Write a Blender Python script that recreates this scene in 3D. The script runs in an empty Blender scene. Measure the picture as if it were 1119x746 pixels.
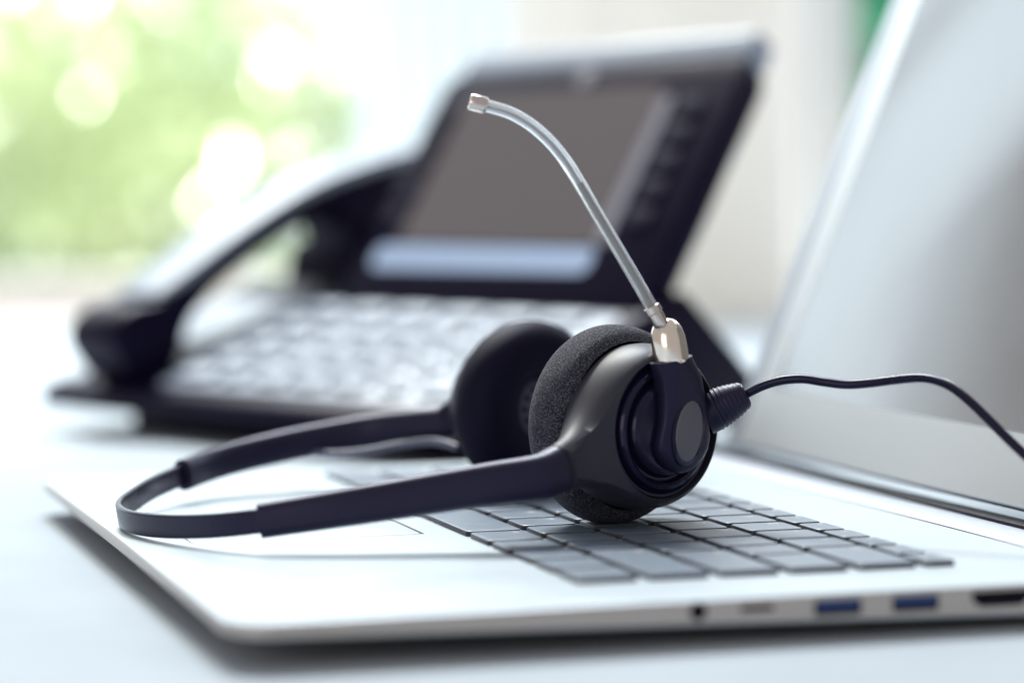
import bpy, bmesh, math, random
from mathutils import Vector, Matrix
random.seed(7)
S = 0.001                                    # everything below is written in millimetres
sc = bpy.context.scene
COL = sc.collection
rad = math.radians

# ------------------------------------------------------------------ camera
CAM = Vector((-118.62, -618.89, 98.19))
YAW, PITCH, ROLL = rad(16.7845), rad(3.0987), rad(-0.3742)
FPX, CX, CY = 3010.6, 559.5, 373.0
FW = Vector((math.sin(YAW)*math.cos(PITCH), math.cos(YAW)*math.cos(PITCH), -math.sin(PITCH)))
_r = FW.cross(Vector((0, 0, 1))).normalized(); _u = _r.cross(FW)
RT = _r*math.cos(ROLL) + _u*math.sin(ROLL)
UP = -_r*math.sin(ROLL) + _u*math.cos(ROLL)

def at(px, py, d):
    """world point (mm) seen at photo pixel (px, py) at distance d along the view axis"""
    return CAM + (FW + RT*((px-CX)/FPX) - UP*((py-CY)/FPX))*d

cd = bpy.data.cameras.new('camera'); cam = bpy.data.objects.new('camera', cd); COL.objects.link(cam)
cd.sensor_width = 36.0; cd.lens = FPX*36.0/1119.0
M = Matrix((RT, UP, -FW)).transposed().to_4x4(); M.translation = CAM*S
cam.matrix_world = M
cd.clip_start = 0.02; cd.clip_end = 200
cd.dof.use_dof = True; cd.dof.focus_distance = 0.800; cd.dof.aperture_fstop = 4.5
sc.camera = cam

# ------------------------------------------------------------------ materials
def mat(name, col, rough=0.5, metal=0.0, spec=0.5, trans=0.0, emit=None, estr=1.0, coat=0.0, sheen=0.0,
        bump=None, var=None, rvar=None, ior=1.5, tint=None):
    m = bpy.data.materials.new(name); m.use_nodes = True
    nt = m.node_tree; b = nt.nodes['Principled BSDF']
    b.inputs['Base Color'].default_value = (*col, 1)
    b.inputs['Roughness'].default_value = rough
    b.inputs['Metallic'].default_value = metal
    b.inputs['Specular IOR Level'].default_value = spec
    b.inputs['Transmission Weight'].default_value = trans
    b.inputs['IOR'].default_value = ior
    if tint: b.inputs['Specular Tint'].default_value = (*tint, 1)
    b.inputs['Coat Weight'].default_value = coat
    b.inputs['Sheen Weight'].default_value = sheen
    if emit:
        b.inputs['Emission Color'].default_value = (*emit, 1); b.inputs['Emission Strength'].default_value = estr
    if bump or var or rvar:
        tc = nt.nodes.new('ShaderNodeTexCoord')
    def noise(scale, detail=3):
        n = nt.nodes.new('ShaderNodeTexNoise'); n.inputs['Scale'].default_value = scale; n.inputs['Detail'].default_value = detail
        nt.links.new(tc.outputs['Object'], n.inputs['Vector']); return n
    if bump:
        n = noise(bump[0], bump[2] if len(bump) > 2 else 3)
        bp = nt.nodes.new('ShaderNodeBump'); bp.inputs['Strength'].default_value = bump[1]; bp.inputs['Distance'].default_value = 0.0001
        nt.links.new(n.outputs['Fac'], bp.inputs['Height']); nt.links.new(bp.outputs['Normal'], b.inputs['Normal'])
    if var:
        n = noise(var[0]); rp = nt.nodes.new('ShaderNodeValToRGB')
        rp.color_ramp.elements[0].position = 0.32; rp.color_ramp.elements[1].position = 0.68
        rp.color_ramp.elements[0].color = (*[c*(1-var[1]) for c in col], 1); rp.color_ramp.elements[1].color = (*[min(1, c*(1+var[1])) for c in col], 1)
        nt.links.new(n.outputs['Fac'], rp.inputs['Fac']); nt.links.new(rp.outputs['Color'], b.inputs['Base Color'])
    if rvar:
        n = noise(rvar[0]); mr = nt.nodes.new('ShaderNodeMapRange')
        mr.inputs['From Min'].default_value = .3; mr.inputs['From Max'].default_value = .7
        mr.inputs['To Min'].default_value = max(0.02, rough-rvar[1]); mr.inputs['To Max'].default_value = rough+rvar[1]
        nt.links.new(n.outputs['Fac'], mr.inputs['Value']); nt.links.new(mr.outputs['Result'], b.inputs['Roughness'])
    return m

TN = (.66, .64, 1.0)
M_plastic = mat('black_plastic', (.0075, .0065, .021), .42, spec=.26, tint=TN, bump=(6000, .06), rvar=(60, .06))
M_sleeve = mat('sleeve_rubber', (.0115, .0105, .026), .44, spec=.40, tint=TN, bump=(5000, .08), rvar=(50, .06))
M_band = mat('band_plastic', (.008, .007, .021), .28, spec=.34, tint=TN, rvar=(40, .06))
M_shell = mat('satin_grey_plastic', (.027, .027, .042), .46, spec=.34, bump=(7000, .05), rvar=(60, .05))
M_ring = mat('gloss_dark_plastic', (.006, .006, .020), .15, spec=.36, tint=TN, rvar=(80, .05))
M_arm = mat('dark_grey_plastic', (.012, .011, .030), .38, spec=.30, tint=TN, bump=(6000, .07))
M_pad = mat('grey_pad', (.10, .102, .125), .45, bump=(6000, .05))
M_chrome = mat('polished_steel', (.84, .75, .66), .16, metal=1)
M_steel = mat('brushed_steel', (.62, .55, .52), .22, metal=1, bump=(9000, .05))
M_core = mat('inner_metal_tube', (.016, .013, .028), .5, spec=.2)
M_grille = mat('speaker_grille', (.085, .08, .13), .5)
M_hole = mat('dark_hole', (.004, .003, .010), .8)
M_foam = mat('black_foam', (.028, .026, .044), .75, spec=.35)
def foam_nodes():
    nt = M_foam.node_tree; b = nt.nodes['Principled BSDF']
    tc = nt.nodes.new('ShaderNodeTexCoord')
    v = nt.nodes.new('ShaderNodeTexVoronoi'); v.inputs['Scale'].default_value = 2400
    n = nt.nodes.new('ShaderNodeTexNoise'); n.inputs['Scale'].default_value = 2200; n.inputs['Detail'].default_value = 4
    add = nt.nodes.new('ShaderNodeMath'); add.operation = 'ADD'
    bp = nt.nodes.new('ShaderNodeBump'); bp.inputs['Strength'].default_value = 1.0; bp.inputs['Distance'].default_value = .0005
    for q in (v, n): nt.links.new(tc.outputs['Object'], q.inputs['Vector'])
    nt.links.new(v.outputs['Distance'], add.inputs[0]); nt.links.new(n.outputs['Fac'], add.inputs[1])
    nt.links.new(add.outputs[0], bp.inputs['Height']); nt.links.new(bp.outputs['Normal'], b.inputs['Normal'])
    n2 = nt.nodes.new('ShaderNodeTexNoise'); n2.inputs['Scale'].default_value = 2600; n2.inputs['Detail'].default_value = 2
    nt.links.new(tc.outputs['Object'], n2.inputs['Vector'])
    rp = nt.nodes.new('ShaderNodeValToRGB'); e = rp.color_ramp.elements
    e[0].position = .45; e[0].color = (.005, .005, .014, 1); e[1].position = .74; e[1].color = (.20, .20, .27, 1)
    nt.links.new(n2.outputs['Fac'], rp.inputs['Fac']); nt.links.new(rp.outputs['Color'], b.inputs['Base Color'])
foam_nodes()
def tube_mat():
    m = bpy.data.materials.new('clear_silicone'); m.use_nodes = True; nt = m.node_tree
    b = nt.nodes['Principled BSDF']
    b.inputs['Base Color'].default_value = (.93, .96, 1, 1); b.inputs['Roughness'].default_value = .04
    b.inputs['Transmission Weight'].default_value = .76; b.inputs['IOR'].default_value = 1.43
    return m
M_tube = tube_mat()

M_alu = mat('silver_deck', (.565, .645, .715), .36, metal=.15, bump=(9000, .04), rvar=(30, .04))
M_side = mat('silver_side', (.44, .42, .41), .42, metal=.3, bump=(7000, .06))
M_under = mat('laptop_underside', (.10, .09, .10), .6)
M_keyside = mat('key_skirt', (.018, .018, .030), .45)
M_legend = mat('legend_print', (.75, .77, .80), .5)
M_key_glare = mat('key_cap_glare', (.175, .225, .30), .34, spec=1.0, rvar=(300, .03), bump=(8000, .04))  # pale top colour paints in the glare on otherwise dark keys
M_hinge = mat('hinge_silver', (.42, .45, .53), .40, metal=.6, bump=(3500, .18))
M_gap = mat('gap_dark', (.010, .010, .018), .6, spec=.15)
M_glass = mat('screen_glass', (.030, .034, .042), .15, spec=1.0, coat=.0, ior=2.6, rvar=(12, .03))
M_lidframe = mat('lid_silver', (.55, .58, .62), .36, metal=.75, bump=(7000, .05))
M_bezel = mat('lid_bezel', (.76, .79, .80), .40, metal=.6)
M_gasket = mat('lid_gasket', (.20, .22, .26), .5)
M_usb = mat('usb_blue', (.006, .036, .16), .4)
M_port = mat('port_dark', (.004, .003, .008), .6, spec=.1)
M_desk = mat('desk_white', (.465, .525, .585), .65, spec=.04, var=(14, .035), bump=(500, .02))

M_ph = mat('phone_plastic', (.005, .003, .016), .42, spec=.10, tint=TN, rvar=(30, .06))
M_phgloss = mat('handset_gloss', (.005, .003, .014), .36, spec=.12, tint=TN, rvar=(30, .04))
M_phkeybed = mat('phone_keypad_plate', (.33, .38, .46), .42, metal=.1)
M_phkey = mat('phone_keys', (.37, .43, .52), .45, spec=.3)
M_phside = mat('phone_button', (.007, .006, .022), .6, spec=.12, tint=TN)
M_phtrim = mat('phone_trim', (.31, .36, .44), .40, metal=.1)
M_phscreen = mat('phone_screen', (.03, .03, .03), .2, emit=(.088, .076, .082), estr=1)
M_phbar = mat('phone_screen_bar', (.05, .05, .06), .2, emit=(.32, .43, .61), estr=1)
M_phstrip = mat('phone_screen_strip', (.05, .05, .06), .2, emit=(.20, .20, .23), estr=1)

def curtain_mat(name, col, tcol, f):
    m = bpy.data.materials.new(name); m.use_nodes = True; nt = m.node_tree
    out = nt.nodes['Material Output']; nt.nodes.remove(nt.nodes['Principled BSDF'])
    d = nt.nodes.new('ShaderNodeBsdfDiffuse'); d.inputs['Color'].default_value = (*col, 1)
    t = nt.nodes.new('ShaderNodeBsdfTranslucent'); t.inputs['Color'].default_value = (*tcol, 1)
    tc = nt.nodes.new('ShaderNodeTexCoord'); w = nt.nodes.new('ShaderNodeTexWave'); w.inputs['Scale'].default_value = 180
    bp = nt.nodes.new('ShaderNodeBump'); bp.inputs['Strength'].default_value = .1; bp.inputs['Distance'].default_value = .001
    nt.links.new(tc.outputs['Object'], w.inputs['Vector']); nt.links.new(w.outputs['Fac'], bp.inputs['Height'])
    nt.links.new(bp.outputs['Normal'], d.inputs['Normal'])
    mx = nt.nodes.new('ShaderNodeMixShader'); mx.inputs[0].default_value = f
    nt.links.new(d.outputs[0], mx.inputs[1]); nt.links.new(t.outputs[0], mx.inputs[2]); nt.links.new(mx.outputs[0], out.inputs[0])
    return m
M_sheer = curtain_mat('sheer_fabric', (.90, .93, .95), (.88, .93, .96), .26)
M_cream = curtain_mat('cream_fabric', (.88, .86, .83), (.88, .86, .82), .18)
M_frame = mat('white_paint', (.66, .68, .70), .45, var=(5, .03))
M_sill = mat('cream_paint', (.55, .535, .52), .5, var=(5, .03))

def leaf_mat(name, c1, c2, tr):
    m = bpy.data.materials.new(name); m.use_nodes = True; nt = m.node_tree
    out = nt.nodes['Material Output']; nt.nodes.remove(nt.nodes['Principled BSDF'])
    tc = nt.nodes.new('ShaderNodeTexCoord'); n = nt.nodes.new('ShaderNodeTexNoise'); n.inputs['Scale'].default_value = 3.0
    nt.links.new(tc.outputs['Object'], n.inputs['Vector'])
    rp = nt.nodes.new('ShaderNodeValToRGB'); rp.color_ramp.elements[0].position = .38; rp.color_ramp.elements[1].position = .62
    rp.color_ramp.elements[0].color = (*c1, 1); rp.color_ramp.elements[1].color = (*c2, 1)
    nt.links.new(n.outputs['Fac'], rp.inputs['Fac'])
    d = nt.nodes.new('ShaderNodeBsdfDiffuse'); t = nt.nodes.new('ShaderNodeBsdfTranslucent')
    nt.links.new(rp.outputs['Color'], d.inputs['Color']); nt.links.new(rp.outputs['Color'], t.inputs['Color'])
    mx = nt.nodes.new('ShaderNodeMixShader'); mx.inputs[0].default_value = tr
    nt.links.new(d.outputs[0], mx.inputs[1]); nt.links.new(t.outputs[0], mx.inputs[2])
    g = nt.nodes.new('ShaderNodeBsdfGlossy'); g.inputs['Roughness'].default_value = .2
    m2 = nt.nodes.new('ShaderNodeMixShader'); m2.inputs[0].default_value = .22
    nt.links.new(mx.outputs[0], m2.inputs[1]); nt.links.new(g.outputs[0], m2.inputs[2]); nt.links.new(m2.outputs[0], out.inputs[0])
    return m
M_leaf = leaf_mat('spring_leaves', (.48, .61, .36), (.64, .74, .44), .55)
M_leaf2 = leaf_mat('teal_leaves', (.10, .72, .46), (.18, .80, .54), .65)

# ------------------------------------------------------------------ object helpers
def thing(name, label, cat, loc, rotz=0.0, group=None):
    o = bpy.data.objects.new(name, None); COL.objects.link(o)
    o.location = Vector(loc)*S; o.rotation_euler = (0, 0, rotz); o.empty_display_size = .02
    o['label'] = label; o['category'] = cat
    if group: o['group'] = group
    o['_loc'] = list(loc)
    return o

def mk(name, bm, m, parent=None, smooth=True, local=False, loc=None, autosmooth=35):
    """link a bmesh as one mesh object; vertices in world mm unless local=True"""
    bmesh.ops.recalc_face_normals(bm, faces=bm.faces)
    me = bpy.data.meshes.new(name)
    root = parent
    off = Vector((0, 0, 0))
    if parent is not None and not local:
        r = parent
        while r.parent is not None: r = r.parent
        off = Vector(r['_loc']) if '_loc' in r.keys() else Vector((0, 0, 0))
    for v in bm.verts: v.co = (v.co - off)*S
    if smooth:
        ang = rad(autosmooth)
        for f in bm.faces: f.smooth = True
        for e in bm.edges:
            if len(e.link_faces) == 2 and e.calc_face_angle(0) > ang: e.smooth = False
    bm.to_mesh(me); bm.free()
    me.materials.append(m)
    o = bpy.data.objects.new(name, me); COL.objects.link(o)
    if parent is not None: o.parent = parent
    if loc is not None: o.location = Vector(loc)*S
    return o

def bevel(bm, w, seg=2, angle=30):
    es = [e for e in bm.edges if len(e.link_faces) == 2 and e.calc_face_angle(0) > rad(angle)]
    if es: bmesh.ops.bevel(bm, geom=es, offset=w, offset_type='OFFSET', segments=seg, profile=.5, affect='EDGES', clamp_overlap=True)
    return bm

def box(x0, x1, y0, y1, z0, z1, bw=0, seg=2, bm=None):
    new = bm is None
    bm = bm or bmesh.new()
    vs = [bm.verts.new((x, y, z)) for x in (x0, x1) for y in (y0, y1) for z in (z0, z1)]
    for q in ((0, 1, 3, 2), (4, 6, 7, 5), (0, 4, 5, 1), (2, 3, 7, 6), (0, 2, 6, 4), (1, 5, 7, 3)):
        bm.faces.new([vs[i] for i in q])
    if new:
        bmesh.ops.recalc_face_normals(bm, faces=bm.faces)
        if bw: bevel(bm, bw, seg)
    return bm

def rrect(x0, x1, y0, y1, r, n=6):
    """rounded-rectangle outline, counter-clockwise; r may be a 4-tuple for (x1y1, x0y1, x0y0, x1y0)"""
    rs = r if isinstance(r, (tuple, list)) else (r,)*4
    pts = []
    for (cx, cy, a0, q) in ((x1-rs[0], y1-rs[0], 0, rs[0]), (x0+rs[1], y1-rs[1], 90, rs[1]), (x0+rs[2], y0+rs[2], 180, rs[2]), (x1-rs[3], y0+rs[3], 270, rs[3])):
        for i in range(n+1):
            a = rad(a0 + 90*i/n); pts.append((cx+q*math.cos(a), cy+q*math.sin(a)))
    return pts

def loft(rings, bm=None, cap0=True, cap1=True, closed=True):
    bm = bm or bmesh.new()
    vr = [[bm.verts.new(p) for p in ring] for ring in rings]
    n = len(vr[0])
    for a, b in zip(vr, vr[1:]):
        for i in range(n if closed else n-1):
            j = (i+1) % n
            try: bm.faces.new((a[i], a[j], b[j], b[i]))
            except ValueError: pass
    if closed and cap0: bm.faces.new(list(reversed(vr[0])))
    if closed and cap1: bm.faces.new(vr[-1])
    return bm

def lathe(profile, O, X, Y, Z, n=72, bm=None):
    """profile of (r, z) turned about axis Z through O"""
    bm = bm or bmesh.new(); rows = []
    for r, z in profile:
        if r < 1e-6: rows.append([bm.verts.new(O + Z*z)])
        else: rows.append([bm.verts.new(O + Z*z + (X*math.cos(2*math.pi*i/n) + Y*math.sin(2*math.pi*i/n))*r) for i in range(n)])
    for a, b in zip(rows, rows[1:]):
        for i in range(n):
            j = (i+1) % n
            if len(a) == 1 and len(b) == 1: continue
            if len(a) == 1: bm.faces.new((a[0], b[i], b[j]))
            elif len(b) == 1: bm.faces.new((a[i], a[j], b[0]))
            else: bm.faces.new((a[i], a[j], b[j], b[i]))
    return bm

def spline(pts, n=10):
    """Catmull-Rom through points"""
    P = [Vector(p) for p in pts]; P = [P[0]*2-P[1]] + P + [P[-1]*2-P[-2]]
    out = []
    for i in range(1, len(P)-2):
        for k in range(n):
            t = k/n; a, b, c, d = P[i-1], P[i], P[i+1], P[i+2]
            out.append(.5*((2*b) + (c-a)*t + (2*a-5*b+4*c-d)*t*t + (3*b-a-3*c+d)*t**3))
    out.append(P[-2]); return out

def interp(vals, t):
    x = t*(len(vals)-1); i = min(int(x), len(vals)-2); f = x-i
    return vals[i]*(1-f) + vals[i+1]*f

def sweep(path, sec, up=None, bm=None):
    """sec(t) gives a closed list of (a, b): a along the side vector, b along the up vector"""
    rings = []; n = len(path); prev = None
    for i, p in enumerate(path):
        t = (path[min(i+1, n-1)] - path[max(i-1, 0)]).normalized()
        if up is not None:
            u = (Vector(up) - t*Vector(up).dot(t)).normalized()
        else:
            if prev is None: prev = Vector((0, 0, 1)) if abs(t.z) < .9 else Vector((1, 0, 0))
            u = (prev - t*prev.dot(t)).normalized(); prev = u
        s = t.cross(u)
        rings.append([p + s*a + u*b for a, b in sec(i/(n-1))])
    return loft(rings, bm)

def circ(r, n=16): return [(r*math.cos(2*math.pi*i/n), r*math.sin(2*math.pi*i/n)) for i in range(n)]

def prism(pts, z0, z1, F, bw=0, seg=3, angle=50):
    """extrude a 2-D outline; F maps (x, y, z) to mm space"""
    bm = bmesh.new()
    a = [bm.verts.new(F(x, y, z0)) for x, y in pts]; b = [bm.verts.new(F(x, y, z1)) for x, y in pts]
    n = len(pts)
    bm.faces.new(list(reversed(a))); bm.faces.new(b)
    for i in range(n): bm.faces.new((a[i], a[(i+1) % n], b[(i+1) % n], b[i]))
    bmesh.ops.recalc_face_normals(bm, faces=bm.faces)
    if bw: bevel(bm, bw, seg, angle)
    return bm

def closed_spline(pts, n=5):
    P = [Vector((*p, 0)) for p in pts]; N = len(P); out = []
    for i in range(N):
        a, b, c, d = P[i-1], P[i], P[(i+1) % N], P[(i+2) % N]
        for k in range(n):
            t = k/n
            q = .5*((2*b) + (c-a)*t + (2*a-5*b+4*c-d)*t*t + (3*b-a-3*c+d)*t**3); out.append((q.x, q.y))
    return out

# ------------------------------------------------------------------ desk
DESK = -12.0; PHZ = -13.5
bm = box(-900, 900, -900, 1700, DESK-25, DESK, 2)
RB = Matrix.Rotation(-YAW, 4, 'Z')           # the desk and the window stand square to the view
for v in bm.verts: v.co = RB @ v.co
desk = mk('desk_surface', bm, M_desk); desk['kind'] = 'structure'; desk['label'] = 'smooth white desk top under the laptop and the telephone'

# ------------------------------------------------------------------ laptop
LW = 345.0; LD = 256.0
lap = thing('laptop', 'open silver laptop with dark grey keys carrying the headset', 'laptop', (128, 172, DESK))
def zb(x):                                    # the wedge-shaped underside
    return -4.4 - 6.3*min(1, max(0, x)/215.0)
def base_rings():
    rs = []
    for inset, f in ((2.0, 0), (.9, 0), (.25, .06), (0, .16), (0, .80), (.8, .88), (12.0, .96), (24, 1.0)):
        pts = rrect(inset, LD-inset, inset, LW-inset, (6, 11, 11, 6), 8)
        rs.append([Vector((x, y, (zb(x)*f if f else (0 if inset > 1.5 else -.08)))) for x, y in pts])
    return rs
rs = base_rings()
# the deck and the lower shell are separate parts
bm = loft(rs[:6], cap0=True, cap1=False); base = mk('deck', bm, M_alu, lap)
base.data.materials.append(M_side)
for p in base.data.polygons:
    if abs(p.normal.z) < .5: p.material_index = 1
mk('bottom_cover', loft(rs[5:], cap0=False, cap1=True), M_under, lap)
for x, y in ((60, 70), (60, LW-70), (215, 60), (215, LW-60)):
    mk('rubber_foot', lathe([(0, DESK), (6, DESK), (6.5, DESK+1), (6.5, zb(x)+1), (0, zb(x)+1)], Vector((x, y, 0)), Vector((1, 0, 0)), Vector((0, 1, 0)), Vector((0, 0, 1)), 24), M_under, lap)

# keys
ROWX = [94.9 + 19.2*i for i in range(5)]; YF, YN, U = 316.45, 31.0, 19.05
rows = []
rows.append((ROWX[0], 16.4, [1, 1, 1, 1.17] + [5.49] + [(YF-YN)/U-4.17-5.49-4*1.04-1e-6] + [1.04]*4))
rows.append((ROWX[1], 16.4, [2.25] + [1]*10 + [(YF-YN)/U-12.25]))
rows.append((ROWX[2], 16.4, [1.75] + [1]*11 + [(YF-YN)/U-12.75]))
rows.append((ROWX[3], 16.4, [1.5] + [1]*12 + [(YF-YN)/U-13.5]))
rows.append((ROWX[4], 16.4, [1]*13 + [(YF-YN)/U-13]))
rows.append((190.6, 8.6, [(YF-YN)/U/16]*16))
keymesh = {}
for x, dep, ws in rows:
    y = YF
    for w in ws:
        wid = w*U - 2.6; k = (round(wid, 1), dep)
        loc = (x+dep/2, y-wid/2, 0)
        if k not in keymesh:
            rg = []
            for ins, z in ((.3, -.2), (0, .1), (0, 1.2), (.12, 1.45), (.3, 1.56), (.7, 1.58)):
                rg.append([Vector((a, b, z)) for a, b in rrect(-dep/2+ins, dep/2-ins, -wid/2+ins, wid/2-ins, 1.5, 4)])
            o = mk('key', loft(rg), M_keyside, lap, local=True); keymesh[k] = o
            o.data.materials.append(M_key_glare)
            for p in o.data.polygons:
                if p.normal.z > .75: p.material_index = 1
        else:
            o = keymesh[k].copy(); COL.objects.link(o); o.parent = lap
        o.location = (Vector(loc) - Vector(lap['_loc']))*S
        y -= w*U
# legends printed on the keys
LEG = [['ctrl', 'fn', '', 'alt', '', 'alt', 'fn', 'ctrl', '', ''], ['shift'] + list('ZXCVBNM,./') + ['shift'], ['caps'] + list('ASDFGHJKL;') + ["'", 'enter'],
       ['tab'] + list('QWERTYUIOP[]') + ['\\'], list('`1234567890-=') + ['back'], ['esc'] + ['F%d' % i for i in range(1, 13)] + ['ins', 'prt', 'del']]
keyobs = [o for o in lap.children if o.name.split('.')[0] == 'key']
def legend_mesh(txt, size):
    c = bpy.data.curves.new('legend', 'FONT'); c.body = txt; c.size = size*S; c.align_x = 'LEFT'; c.align_y = 'TOP'; c.resolution_u = 3
    t = bpy.data.objects.new('legend', c); me = bpy.data.meshes.new_from_object(t); bpy.data.objects.remove(t); return me
ki = 0
for (x, dep, ws), names in zip(rows, LEG):
    for w_, txt in zip(ws, names):
        ko = keyobs[ki]; ki += 1
        if not txt: continue
        me = legend_mesh(txt, (4.6 if len(txt) == 1 else 3.0) if dep > 10 else 2.4); me.materials.append(M_legend)
        o = bpy.data.objects.new('legend', me); COL.objects.link(o); o.parent = ko
        wid = w_*U - 2.6
        o.location = Vector((dep/2-2.2, wid/2-2.4, 1.60))*S; o.rotation_euler = (0, 0, rad(-90))
# touchpad
bm = loft([[Vector((a, b, z)) for a, b in rrect(18-i, 84.4+i, 146-i, 250+i, 2, 4)] for i, z in ((.45, -.2), (.45, .02))]); mk('touchpad_gap', bm, M_gap, lap)
bm = loft([[Vector((a, b, z)) for a, b in rrect(18-i, 84.4+i, 146-i, 250+i, 2, 4)] for i, z in ((0, -.2), (0, .03), (-.15, .05))]); mk('touchpad', bm, M_alu, lap)
mk('touchpad_edge', box(84.5, 85.3, 146, 250, -.2, .055), M_gap, lap)
# small indicator marks at the front of the palm rest
for k in range(3):
    mk('indicator_light', lathe([(1.4, -.1), (1.4, .03), (0, .03)], Vector((71+7*k, 42, 0)), Vector((1, 0, 0)), Vector((0, 1, 0)), Vector((0, 0, 1)), 16), M_lidframe, lap)
# hinge strip, dark gap
bm = box(232.9, 233.5, 4, LW-4, -.5, .05); mk('deck_seam', bm, M_gap, lap)
rg = []
hp = [(233.6, -.6), (233.6, .2), (235, .75), (239, 1.3), (244, 1.35), (248.5, .7), (250.5, -.6), (250.5, -5), (233.6, -5)]
bm = loft([[Vector((x, y, z)) for x, z in hp] for y in (8, LW-8)]); bevel(bm, .25, 2, 40); mk('hinge_cover', bm, M_hinge, lap)
bm = box(250.6, 258.5, 8, LW-8, -5, 1.2, .3); mk('hinge_gap', bm, M_gap, lap)
# ports on the near side
def yface(x, z0, z1, wx, name, m, parent=None, r=.6, d=.12):
    F = lambda a, b, c: Vector((a, -c, b))
    pts = rrect(x-wx/2, x+wx/2, z0, z1, r, 4)
    return mk(name, prism(pts, -1.5, d, F), m, parent or lap)
o = mk('audio_jack', lathe([(2.2, -1), (2.2, .12), (1.8, .16), (0, .10)], Vector((114.5, 0, -2.95)), Vector((1, 0, 0)), Vector((0, 0, 1)), Vector((0, -1, 0)), 24), M_port, lap)
yface(129.8, -3.6, -2.2, 8.6, 'card_slot', M_port, r=.4)
for x in (151.0, 171.8):
    u_ = yface(x, -5.7, -1.75, 12.4, 'usb_port', M_port)
    yface(x, -4.0, -2.1, 11.4, 'usb_tongue', M_usb, u_, r=.3, d=.25)
F = lambda a, b, c: Vector((a, -c, b))
mk('hdmi_port', prism([(187.2, -1.7), (203, -1.7), (203, -3.8), (200.8, -5.6), (189.4, -5.6), (187.2, -3.8)], -1.5, .12, F), M_port, lap)
# lid
LEAN = .3878
LU = Vector((math.sin(LEAN), 0, math.cos(LEAN))); LN = Vector((-math.cos(LEAN), 0, math.sin(LEAN))); LO = Vector((253.6, 0, 0))
LF = lambda y, s, t: LO + Vector((0, y, 0)) + LU*s + LN*t       # t > 0 stands out towards the user
LH = 232
rg = [[LF(y, s, t) for y, s in rrect(i, LW-i, 5+i, LH-i, (9, 9, 3, 3), 8)] for i, t in ((2, -5), (.4, -4.6), (0, -4), (0, -.9), (.3, -.3), (1.1, 0))]
lid = mk('lid', loft(rg), M_lidframe, lap)
rg = [[LF(y, s, t) for y, s in rrect(i, LW-i, i-5.2, LH-i, (7, 7, 2, 2), 6)] for i, t in ((11, -.5), (11, .10), (11.2, .16))]
mk('lid_gasket', loft(rg), M_gasket, lid)
rg = [[LF(y, s, t) for y, s in rrect(i, LW-i, i-7.6, LH-i, (7, 7, 2, 2), 6)] for i, t in ((13.2, -.4), (13.2, .30), (13.5, .42))]
mk('bezel', loft(rg), M_bezel, lid)
rg = [[LF(y, s, t) for y, s in rrect(i, LW-i, 27.2+i-28, LH-18-i+28, (2, 2, 2, 2), 6)] for i, t in ((28, -.2), (28, .46), (28.3, .52))]
mk('screen', loft(rg), M_glass, lid)

# ------------------------------------------------------------------ headset
hs = thing('headset', 'black padded call centre headset with clear microphone tube lying on the laptop', 'headset', (5, 168, 0))
AZ = rad(156)
N = Vector((math.sin(AZ), math.cos(AZ), 0)); EX = Vector((-N.y, N.x, 0)); EX = EX if EX.x > 0 else -EX; EY = Vector((0, 0, 1))
Cf = at(668, 463, 806.5); Cf.z = max(Cf.z, 29.9)
O1 = Cf - N*8
def L1(x, y, z): return O1 + EX*x + EY*y + N*z
CUSH = [(0, 5.5), (9.5, 5.5), (10.3, 3), (11.6, .6), (14.5, -1.1), (19, -1.4), (23.5, -.6), (27, 2), (28.8, 5.4), (29.2, 8.5), (28.8, 12), (27.4, 15), (24.5, 17)]
def smooth_profile(p, n=4):
    q = spline([(a, b, 0) for a, b in p], n); return [(max(0, v.x), v.y) for v in q]
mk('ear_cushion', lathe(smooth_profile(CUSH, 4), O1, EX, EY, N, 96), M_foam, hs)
# shell outline: a disc running smoothly into a neck
NE = Vector((113.6, 107.9, 21.4))              # where the arm joins
rel = NE - O1; nx, ny, nz = rel.dot(EX), rel.dot(EY), rel.dot(N)
SR = 23.6
def sdf(x, y):
    d1 = math.hypot(x, y) - SR
    L = math.hypot(nx, ny); tx, ty = nx/L, ny/L
    t = max(0, min(L, x*tx + y*ty)); px, py = x - tx*t, y - ty*t
    w = 13.5 + (6.6-13.5)*min(1, t/L)
    d2 = math.hypot(px, py) - w
    k = 13.0; h = max(k-abs(d1-d2), 0)/k
    return min(d1, d2) - h*h*k*.25
Lneck = math.hypot(nx, ny); tnx, tny = nx/Lneck, ny/Lneck
def Rphi(a):
    lo, hi = 5, 70
    for _ in range(40):
        mid = (lo+hi)/2
        x, y = mid*math.cos(a), mid*math.sin(a)
        if sdf(x, y) < 0 and x*tnx + y*tny < Lneck: lo = mid
        else: hi = mid
    return lo
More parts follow.
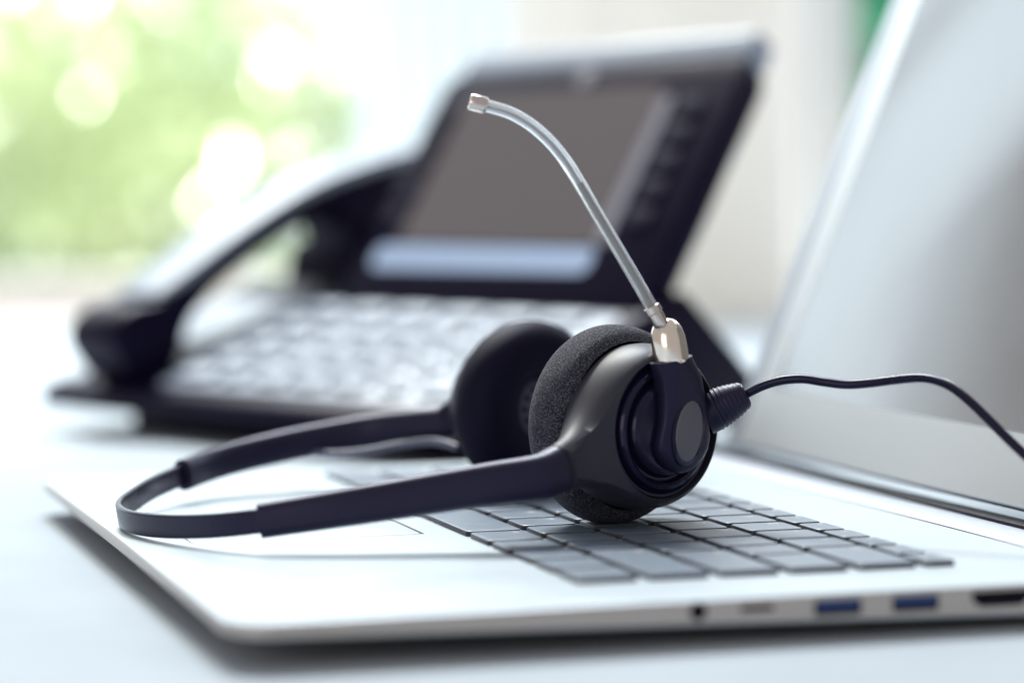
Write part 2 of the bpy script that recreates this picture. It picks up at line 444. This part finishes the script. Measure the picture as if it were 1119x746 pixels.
def shell_rings():
    NP = 200; A0 = math.atan2(tny, tnx); angs = []
    for i in range(NP):                         # denser sampling around the neck
        t = i/NP; a = 2*math.pi*t
        angs.append(A0 + a - .62*math.sin(a))
    R = [Rphi(a) for a in angs]
    rings = []
    for s, z in ((.80, 14.2), (.94, 14.8), (1.0, 17), (1.015, 20.5), (1.0, 24), (.97, 27), (.925, 29.6), (.885, 30.9), (.862, 31.3), (.852, 30.9), (.846, 29.2), (.75, 28.8)):
        ring = []
        for a, r in zip(angs, R):
            x, y = math.cos(a), math.sin(a)
            rr = r*s
            if s < .88: rr = min(rr, SR*s/1.0*1.0)
            px, py = x*rr, y*rr
            d = max(0, px*tnx + py*tny)
            f = max(0, min(1, (d-19)/(Lneck-19))); f = f*f*(3-2*f)
            zz = z
            zn = nz + (z-22.7)*.60                # the neck flattens to the thickness of the arm
            if s < .9: f *= .0
            lat = -px*tny + py*tnx; al = px*tnx + py*tny
            ell = math.sqrt(max(.02, 1 - ((zn-nz)/5.2)**2))/max(s, .85)
            lat *= (1-f) + f*ell; px, py = al*tnx - lat*tny, al*tny + lat*tnx
            ring.append(L1(px, py, zz*(1-f) + zn*f))
        rings.append(ring)
    return rings
shell = mk('ear_shell', loft(shell_rings()), M_shell, hs, autosmooth=40)
RP = [(20.0, 27), (20.0, 29.3), (19.6, 30.0), (18.9, 30.0), (18.4, 29.6), (18.0, 30.6), (17.4, 31.6), (16.4, 31.9), (15.6, 31.5), (15.2, 30.2), (14.9, 29.9), (14.2, 29.9), (13.9, 30.4), (13.5, 32.0), (12.8, 32.7), (11.5, 33.0), (0, 33.2)]
mk('swivel_ring', lathe(RP, O1, EX, EY, N, 96), M_ring, shell)
# boom arm
def armz(x, y, z): return L1(x, y, z)
def onplane(px, py, z):
    d = (at(px, py, 100) - CAM).normalized(); P0 = O1 + N*z
    X = CAM + d*((P0-CAM).dot(N)/d.dot(N)); q = X - O1
    return q.dot(EX), q.dot(EY)
ST = [((713.6, 397.5), (752.3, 387.0), 5.0, 34.0), ((714.6, 402), (754.6, 393), 4.9, 34.0), ((718.6, 414), (761, 410), 4.3, 34.0), ((721.6, 432), (765.5, 430), 3.7, 34.1), ((722.4, 446), (768.5, 446), 3.4, 34.2),
      ((721.6, 462), (771.3, 462), 3.2, 34.2), ((718.8, 476), (772.6, 477), 3.1, 34.2), ((717.0, 488), (770.6, 489.5), 3.0, 34.2), ((719.0, 499), (765.5, 500), 2.9, 34.2), ((724.5, 508), (757.5, 509), 2.6, 34.2), ((731.5, 514), (749, 514.5), 1.9, 34.2), ((737, 516.6), (743, 516.8), .9, 34.2)]
rings = []
for a, b, t, zc in ST:
    xa, ya = onplane(*a, zc); xb, yb = onplane(*b, zc); ring = []
    for i in range(28):
        q = 2*math.pi*i/28; c_, s_ = math.cos(q), math.sin(q); e = 1.0 if t > 4.6 else .62
        cx_ = math.copysign(abs(c_)**e, c_); cz_ = math.copysign(abs(s_)**e, s_)
        ring.append(L1((xa+xb)/2 + (xb-xa)/2*cx_, (ya+yb)/2 + (yb-ya)/2*cx_, zc + t*cz_))
    rings.append(ring)
boom = mk('boom_arm', loft(rings), M_arm, hs, autosmooth=70)
pcx, pcy = onplane(751.5, 471, 37)
ring_in = [(pcx + 6.3*math.cos(a) + 1.3*math.sin(a), pcy + 10.2*math.sin(a)) for a in [2*math.pi*i/40 for i in range(40)]]
pad = [(pcx + 5.2*math.cos(a) + 1.1*math.sin(a), pcy + 8.7*math.sin(a)) for a in [2*math.pi*i/40 for i in range(40)]]
mk('pad_rim', prism(ring_in, 36.3, 37.55, armz, .3, 2), M_ring, boom)
mk('grip_pad', prism(pad, 36.3, 38.0, armz, .5, 3), M_pad, boom)
# steel dome on top of the arm
bx_, by_ = onplane(733.0, 392.5, 34); B0 = L1(bx_, by_, 34); dB = (B0-CAM).dot(FW); B1 = at(726.2, 347.5, dB-1); ax = (B1-B0); h = ax.length; ax.normalize()
sx = RT - ax*RT.dot(ax); sx.normalize(); sy = ax.cross(sx)
mk('boom_dome', lathe([(4.7, -1.5), (5.15, -.4), (5.2, .3), (5.2, h*.30), (5.05, h*.5), (4.6, h*.68), (3.7, h*.84), (2.5, h*.94), (1.2, h*.99), (0, h)], B0, sx, sy, ax, 48), M_chrome, boom, autosmooth=89)
C0 = at(723.0, 355.5, 782); C1 = at(711.5, 334.5, 781.5); ax = C1-C0; h = ax.length; ax.normalize()
sx = (RT - ax*RT.dot(ax)).normalized(); sy = ax.cross(sx)
mk('boom_collar', lathe([(1.5, -.5), (2.0, 0), (2.15, .5), (2.15, h*.62), (2.45, h*.66), (2.45, h*.97), (2.2, h), (1.4, h)], C0, sx, sy, ax, 36), M_steel, boom)
TP = [(711.8, 335, 781.5), (692, 300.5, 781), (672, 266.5, 780), (652, 232.5, 779), (633, 200, 778), (618, 176, 777.5), (601, 155, 777), (580.5, 137, 776.5), (557, 123.6, 776), (527, 114.6, 775.5)]
path = spline([at(*p) for p in TP], 10)
def rings_of(path, rad_, n=28):
    out = []; prev = Vector((0, 0, 1))
    for i, p in enumerate(path):
        t = (path[min(i+1, len(path)-1)] - path[max(i-1, 0)]).normalized()
        u = (prev - t*prev.dot(t)).normalized(); prev = u; s_ = t.cross(u)
        out.append([p + s_*a + u*b for a, b in circ(rad_, n)])
    return out
ro = rings_of(path, 1.82); ri = rings_of(path, .92)
tube_bm = loft(ro + ri[::-1] + [ro[0]], cap0=False, cap1=False)
bmesh.ops.remove_doubles(tube_bm, verts=tube_bm.verts, dist=1e-5)
tube = mk('boom_tube', tube_bm, M_tube, hs)
inner = [p for p in path[:41]]
mk('inner_tube', sweep(inner, lambda t: circ(.90, 20)), M_core, tube)
T0 = at(531, 115.8, 775.5); T1 = at(513, 111.0, 775); ax = T1-T0; h = ax.length; ax.normalize()
sx = (UP - ax*UP.dot(ax)).normalized(); sy = ax.cross(sx)
mk('microphone_tip', lathe([(1.8, -.3), (2.2, -.2), (2.35, .1), (2.42, .6), (2.42, h-.5), (2.25, h-.1), (1.9, h), (1.6, h-.2), (0, h-.3)], T0, sx, sy, ax, 40), M_steel, tube)
# arm sleeves and band
SUP = Vector((-.15, 0, 1))
def rsec(w, hgt, r=None, n=5):
    if r: return rrect(-w/2, w/2, -hgt/2, hgt/2, r, n)
    out = []
    for i in range(32):
        a = 2*math.pi*i/32; c_, s_ = math.cos(a), math.sin(a)
        out.append((w/2*math.copysign(abs(c_)**.8, c_), hgt/2*math.copysign(abs(s_)**.72, s_)))
    return out
dirn = (NE - L1(0, 0, nz)).normalized()
fs = spline([NE - dirn*1.0, NE + dirn*7 + Vector((0, .5, -.3)), (94, 107.0, 18.0), (72.6, 110.9, 14.9), (51, 114.4, 11.8), (31.6, 119.8, 8.8)], 8)
mk('arm_sleeve', sweep(fs, lambda t: rsec(interp([10.2, 9.0, 7.8, 6.8, 6.2], t), interp([13.2, 12.6, 11.6, 10.6, 9.7], t)), SUP), M_sleeve, hs)
mk('sleeve_seam', sweep([NE - dirn*.8, NE - dirn*.2], lambda t: rsec(10.25, 13.3), SUP), M_hole, hs)
rs_ = spline([(33.2, 248, 9.0), (42, 259, 10.2), (52, 266.5, 11.8), (68.4, 273, 14.3), (84, 274.8, 16.6), (100, 272.5, 19.0), (112, 264, 20.9), (124.5, 252, 22.7)], 8)
mk('arm_sleeve', sweep(rs_, lambda t: rsec(interp([6.2, 6.8, 7.4, 8.2], t), interp([10.0, 10.4, 10.8, 11], t)), SUP), M_sleeve, hs)
bs = spline([(38, 118.4, 9.7), (31, 120.2, 8.7), (22.5, 129.5, 6.9), (14.8, 143, 5.3), (8.6, 157, 4.3), (4.6, 171, 3.9), (3.6, 185, 4.1), (6.2, 199, 4.7), (11.8, 213, 5.7), (20.5, 231, 7.1), (32, 247, 8.9), (40, 257, 9.9)], 8)
mk('headband', sweep(bs, lambda t: rsec(2.1, 6.9, .8), SUP), M_band, hs)
# rear ear cup, its padded face turned to the camera
Cr = at(580, 447, 893); Cr.z = 28.6
O2 = Cr + N*8
def L2(x, y, z): return O2 + EX*x + EY*y - N*z
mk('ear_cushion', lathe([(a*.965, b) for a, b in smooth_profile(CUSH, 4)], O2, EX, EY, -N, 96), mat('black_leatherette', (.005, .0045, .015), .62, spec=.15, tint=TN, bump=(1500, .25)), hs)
gr = mk('speaker_grille', lathe([(9.4, 5.2), (9.4, 4.2), (8.6, 3.6), (0, 3.2)], O2, EX, EY, -N, 48), M_grille, hs)
bm = bmesh.new()
for rr_, k in ((0, 1), (3.4, 6), (6.6, 11)):
    for i in range(k):
        a = 2*math.pi*i/max(1, k)+.3
        lathe([(1.0, 3.0), (1.0, 3.45 - .0), (0, 3.0)], O2 + EX*rr_*math.cos(a) + EY*rr_*math.sin(a), EX, EY, -N, 10, bm)
mk('grille_hole', bm, M_hole, gr)
rsh = mk('ear_shell', lathe([(22, 14), (23.2, 15), (23.4, 17), (22.6, 21), (20, 25), (15, 27), (0, 27.5)], O2, EX, EY, -N, 72), M_plastic, hs)
J0 = Vector((121.5, 254.5, 22.4)); J1 = L2(0, 0, 22)
mk('shell_neck', sweep(spline([J0, J0.lerp(J1, .35), J0.lerp(J1, .8)], 8), lambda t: rsec(interp([8.4, 9.5, 12], t), interp([11.6, 15, 22], t)), SUP), M_plastic, rsh)
wp = [at(501, 489, 893), at(485, 484, 898), at(471, 482, 903), at(440, 485.5, 907), at(400, 493, 905), at(360, 496, 908), at(332, 492, 921), at(312, 484, 928)]
mk('link_wire', sweep(spline(wp, 8), lambda t: circ(1.35, 12)), mat('wire_grey', (.10, .11, .18), .4), hs)
# strain relief and cable
R0 = at(779, 449, 800); R1 = at(814, 431, 800); ax = R1-R0; h = ax.length; ax.normalize()
sx = (UP - ax*UP.dot(ax)).normalized(); sy = ax.cross(sx)
prof = [(0, -3), (6.0, -3), (6.0, 0)]
NR = 8
for i in range(NR):
    t0 = i/NR; r0 = 6.1 - 2.3*t0**1.7
    z0 = h*t0
    prof += [(r0, z0+.15), (r0+.05, z0+.35*h/NR), (r0-.05, z0+.62*h/NR), (r0-.28, z0+.74*h/NR), (r0-.30, z0+.93*h/NR)]
prof += [(3.6, h), (3.2, h+.4), (0, h+.5)]
mk('strain_relief', lathe(prof, R0, sx, sy, ax, 48), M_sleeve, hs)
cp = [(810, 433, 800), (818, 429, 799), (835, 421, 797), (855, 415.5, 795), (878, 414, 793), (902, 417.5, 790), (925, 420, 788), (950, 418.5, 785), (978, 415, 781), (1003, 413, 777), (1022, 415.5, 773), (1040, 423, 769), (1058, 437, 765), (1080, 458, 761), (1102, 480, 757), (1130, 506, 752), (1165, 535, 746), (1215, 566, 735), (1270, 590, 720)]
cpth = spline([at(*p) for p in cp], 8)
mk('cable', sweep(cpth, lambda t: circ(1.36, 16)), M_band, hs)

# ------------------------------------------------------------------ desk telephone
PA = rad(-63.52)
ph = thing('desk_telephone', 'black desk telephone with wide tilted screen and silver keypad behind the laptop', 'telephone', (42.6, 683.8, PHZ), PA)
FX = lambda a, b, c: Vector((c, a, b))               # outline in (back, up), extruded across the width
PR = [(0, 13.5), (-1, 17), (0, 21), (4, 23.4), (106, 61), (128, 69), (172, 31), (182, 16), (178, 10), (20, 10)]
mk('base', prism(PR, 0, 296, FX, 2.5, 3, 25), M_ph, ph, local=True)
mk('stand_foot', prism([(30, 1.5), (30, 14), (175, 14), (175, 1.5)], 30, 266, FX, 2, 2, 25), M_ph, ph, local=True)
PT = .592
def PF(x, s, t):                                      # on the tilted face: x across, s up the face, t out of it
    return Vector((92+x, 106+s*math.sin(PT)-t*math.cos(PT), 62.5+s*math.cos(PT)+t*math.sin(PT)))
face = [(0, -2), (196, -2), (197, 6), (197, 120), (193, 129), (186, 131.5), (6, 127.5), (0, 122)]
house = mk('screen_housing', prism(face, -15, 0, PF, 2.0, 3, 25), M_ph, ph, local=True)
mk('top_trim', prism([(4, 127.5), (192, 131.5), (190, 147), (6, 143)], -17, -2, PF, 3, 3, 40), M_phtrim, house, local=True)
mk('screen', prism(rrect(22, 151, 31.5, 116, 2), -.5, .35, PF), M_phscreen, house, local=True)
mk('softkey_bar', prism(rrect(11, 156, 16.5, 29.8, 5), -.5, .5, PF), M_phbar, house, local=True)
mk('screen_strip', prism(rrect(152, 160, 31.5, 110, 2), -.5, .45, PF), M_phstrip, house, local=True)
for xx in (11.5, 172.5):
    for k in range(5):
        mk('side_button', prism(rrect(xx-6, xx+8, 40+k*14.5, 50.5+k*14.5, 3), -.5, 1.6, PF, .6, 2), M_phside, house, local=True)
mk('camera_lens', prism([(98+5*math.cos(a), 122+5*math.sin(a)) for a in [2*math.pi*i/24 for i in range(24)]], -.5, 1.4, PF, .5, 2), M_phstrip, house, local=True)
SL = math.atan2(61-23.4, 102)
def PK(x, s, t):                                      # on the sloping keypad
    return Vector((x, 4+s*math.cos(SL)-t*math.sin(SL), 23.4+s*math.sin(SL)+t*math.cos(SL)))
plate = mk('keypad_plate', prism(rrect(78, 286, 6, 104, 6), -1, .8, PK, .4, 2), M_phkeybed, ph, local=True)
mk('cradle_plate', prism(rrect(4, 17, 4, 106, 5), -1, .8, PK, .4, 2), M_phtrim, ph, local=True)
mk('cradle_plate', prism(rrect(20, 76, 52, 106, 4), -1, .8, PK, .4, 2), M_phtrim, ph, local=True)
def pkey(x, s, w, d):
    mk('phone_key', prism(rrect(x-w/2, x+w/2, s-d/2, s+d/2, min(w, d)*.3, 3), .5, 4.2, PK, .9, 2), M_phkey, plate, local=True)
for r in range(4):
    for c in range(3): pkey(152+26*c, 18+19*r, 20, 13)
for r in range(4):
    pkey(98, 18+19*r, 22, 12); pkey(124, 18+19*r, 15, 11)
    pkey(232, 18+19*r, 15, 11); pkey(262, 18+19*r, 26, 12)
for c in range(6): pkey(100+32*c, 94, 24, 10)
mk('handset_cradle', prism([(132, 58), (140, 88), (190, 96), (196, 60), (170, 32)], 12, 88, FX, 5, 3, 25), M_ph, ph, local=True)
hset = thing('telephone_handset', 'black arched telephone receiver resting on its cradle beside the tilted screen', 'telephone receiver', (42.6, 683.8, PHZ), PA)
TOPL = [(22, 66), (40, 77), (62, 90), (90, 105), (118, 117.5), (150, 127), (178, 133), (199, 135)]
top = [Vector((a, b, 0)) for a, b in TOPL]; inset = []
for i, p in enumerate(top):
    t = (top[min(i+1, len(top)-1)] - top[max(i-1, 0)]).normalized(); inset.append(p - Vector((-t.y, t.x, 0))*(2.5 if i == 0 else 5.5))
HS = [(-4, 46), (-1, 54), (9, 61)] + [(p.x, p.y) for p in inset] + [(204, 120), (202, 104), (194, 90), (160, 80), (140, 80), (136, 94), (127, 100), (104, 94.5), (87, 86.5), (71, 77.5), (54, 67), (43, 57), (38, 50), (35, 40), (31, 33), (20, 27), (8, 29), (0, 38)]
hand = mk('receiver_body', prism(closed_spline(HS, 3), 26, 66, FX, 4, 4, 50), M_phgloss, hset, local=True, autosmooth=60)
BK = [(p.x, p.y) for p in top] + [(p.x, p.y) for p in reversed(inset)]
tp = spline([(p.x, p.y, 0) for p in top], 3); ip = spline([(p.x, p.y, 0) for p in inset], 3)
bk = prism([(p.x, p.y) for p in tp] + [(p.x, p.y) for p in reversed(ip)], 29, 63, FX, 2.2, 3, 50)
mk('receiver_back', bk, M_phtrim, hset, local=True, autosmooth=60)
mk('mouthpiece_grille', lathe([(0, 0), (9, 0), (9, -1.6), (0, -1.6)], Vector((46, 22, 26.5)), Vector((1, 0, 0)), Vector((0, .94, .34)), Vector((0, -.34, .94)), 28), M_phside, hand, local=True)

# ------------------------------------------------------------------ window, curtains and garden behind
def Wp(u, v, d): return at(u, v, d)
WIN_D = 2700.0
wl = Vector((CAM.x, CAM.y, 0)) + Vector((math.sin(YAW), math.cos(YAW), 0))*WIN_D
win = thing('window', 'white painted window frame with a clear pane behind the desk', 'window', (wl.x, wl.y, DESK), -YAW)
k = WIN_D/FPX
ux = lambda u: (u-CX)*k
vz = lambda v: CAM.z - math.tan(PITCH)*WIN_D - (v-CY)*k - DESK
def wbox(u0, u1, z0, z1, y0, y1, bw=4): return box(ux(u0), ux(u1), y0, y1, z0, z1, bw)
wf = mk('bottom_rail', wbox(-420, 1250, -320, vz(300), -20, 60), M_sill, win, local=True)
mk('sill', wbox(-420, 1250, -330, -10, -320, -21), M_sill, win, local=True)
mk('mullion', wbox(872, 934, vz(300)+1, 1500, -20, 60), M_frame, win, local=True)
mk('side_frame', wbox(-420, -360, vz(300)+1, 1500, -20, 60), M_frame, win, local=True)
# curtains hang in front of the window
def curtain(name, label, u0, u1, d, m, folds, amp, z1=1250, group=None):
    bm = bmesh.new(); kk = d/FPX; n = folds*10
    c0 = Vector((CAM.x, CAM.y, 0)) + Vector((math.sin(YAW), math.cos(YAW), 0))*d
    rh = Vector((math.cos(YAW), -math.sin(YAW), 0)); fh = Vector((math.sin(YAW), math.cos(YAW), 0))
    random.seed(folds); cols = []
    ph_ = [random.uniform(.7, 1.3) for _ in range(folds+1)]
    for i in range(n+1):
        x = (u0 + (u1-u0)*i/n - CX)*kk; q = i/10
        y = amp*math.sin(2*math.pi*q)*ph_[int(q) % len(ph_)]
        p = c0 + rh*x + fh*y
        cols.append((bm.verts.new((p.x, p.y, -320)), bm.verts.new((p.x, p.y, z1))))
    for a, b in zip(cols, cols[1:]): bm.faces.new((a[0], b[0], b[1], a[1]))
    o = mk(name, bm, m, autosmooth=80)
    sol = o.modifiers.new('thickness', 'SOLIDIFY'); sol.thickness = .0012
    o['label'] = label; o['category'] = 'curtain'
    if group: o['group'] = group
    return o
curtain('sheer_curtain', 'pale blue white sheer curtain left of the cream curtain', 395, 560, 2350, M_sheer, 5, 16)
curtain('cream_curtain', 'cream curtain with soft folds behind the telephone screen', 556, 868, 2330, M_cream, 7, 18)

def foliage(name, label, m, boxes, n, size, kind='stuff'):
    bm = bmesh.new(); random.seed(11)
    for _ in range(n):
        u, v, d = random.choice(boxes)()
        c = at(u, v, d); s = size*random.uniform(.6, 1.5)
        a = Vector((random.gauss(0, 1), random.gauss(0, 1), random.gauss(0, 1))).normalized()
        b = a.cross(Vector((random.gauss(0, 1), random.gauss(0, 1), random.gauss(0, 1)))).normalized(); c2 = a.cross(b)
        pts = [c - a*s, c + b*s*.42 + c2*s*.1, c + a*s, c - b*s*.42 + c2*s*.1]
        bm.faces.new([bm.verts.new(p) for p in pts])
    o = mk(name, bm, m, smooth=False); o['kind'] = kind; o['label'] = label
    return o
def clump(u, v, du, dv, d0, d1):
    return lambda: (random.gauss(u, du), random.gauss(v, dv), random.uniform(d0, d1))
cl = [clump(*a) for a in ((-20, 110, 90, 90, 5200, 6800), (60, 190, 90, 70, 5000, 6600), (130, 150, 80, 70, 5000, 6800), (200, 110, 80, 75, 5200, 6800),
                          (20, 60, 90, 80, 5400, 6800), (160, 215, 80, 45, 5000, 6400), (-110, 160, 80, 90, 5200, 6800), (250, 190, 70, 55, 5200, 6600), (-190, 120, 90, 90, 5400, 6800), (90, 250, 110, 30, 5000, 6200), (60, -10, 130, 60, 5400, 6800), (270, 130, 70, 80, 5400, 6800), (330, 90, 90, 90, 5600, 6800))]
foliage('garden_foliage', 'sunlit yellow green garden foliage out of focus beyond the window', M_leaf, cl, 4300, 38)
cl2 = [clump(960, 60, 60, 120, 4200, 5200)]
foliage('hedge_foliage', 'blue green foliage showing between the window frame and the laptop lid', M_leaf2, cl2, 15000, 40)

# sky sheet beyond the garden
sky_m = bpy.data.materials.new('bright_sky'); sky_m.use_nodes = True
nt = sky_m.node_tree; nt.nodes.remove(nt.nodes['Principled BSDF'])
em = nt.nodes.new('ShaderNodeEmission'); em.inputs['Color'].default_value = (.825, .935, 1, 1); em.inputs['Strength'].default_value = 2.1
nt.links.new(em.outputs[0], nt.nodes['Material Output'].inputs[0])
bm = bmesh.new(); cols = []
for i in range(33):
    az = rad(-22.6 + 91*i/32); R = 14000
    x, y = CAM.x + R*math.sin(az), CAM.y + R*math.cos(az)
    cols.append((bm.verts.new((x, y, -2500)), bm.verts.new((x, y, 12500))))
for a, b in zip(cols, cols[1:]): bm.faces.new((a[0], b[0], b[1], a[1]))
sky = mk('sky', bm, sky_m); sky['kind'] = 'structure'; sky['label'] = 'overexposed white sky beyond the window'

# ------------------------------------------------------------------ light
w = bpy.data.worlds.new('World'); sc.world = w; w.use_nodes = True
bg = w.node_tree.nodes['Background']; bg.inputs[0].default_value = (1.0, .96, .95, 1); bg.inputs[1].default_value = .47
def area(name, loc, target, size, power, col=(1, 1, 1), sy=None):
    l = bpy.data.lights.new(name, 'AREA'); l.size = size*S; l.energy = power; l.color = col
    if sy: l.shape = 'RECTANGLE'; l.size_y = sy*S
    o = bpy.data.objects.new(name, l); COL.objects.link(o)
    o.location = Vector(loc)*S
    o.rotation_euler = (Vector(target)-Vector(loc)).to_track_quat('-Z', 'Y').to_euler()
    return o
area('overhead_lamp', (600, 1760, 2460), (110, 190, 0), 760, 54, (.82, .91, 1))
area('front_fill', (-1150, -1100, 300), (40, 60, -10), 900, 6, (1, .86, .76))  # added warm fill from the front left, no actual lamp there
area('curtain_fill', at(560, -700, 1500), at(640, 120, 2400), 700, 3.0, (1, .98, .95))  # added fill out of view, brightens the curtain fronts
area('garden_fill', at(-300, -2600, 3600), at(60, 150, 5800), 1500, 640, (1, 1, .90))  # added outdoor fill, stands in for daylight on the leaves

# ------------------------------------------------------------------ render settings
vs = sc.view_settings; vs.view_transform = 'Standard'; vs.look = 'None'; vs.exposure = 0; vs.gamma = 1
sc.render.engine = 'CYCLES'
sc.cycles.max_bounces = 10; sc.cycles.transmission_bounces = 8; sc.cycles.caustics_refractive = False; sc.cycles.caustics_reflective = False
sc.cycles.sample_clamp_indirect = 8; sc.cycles.use_denoising = True
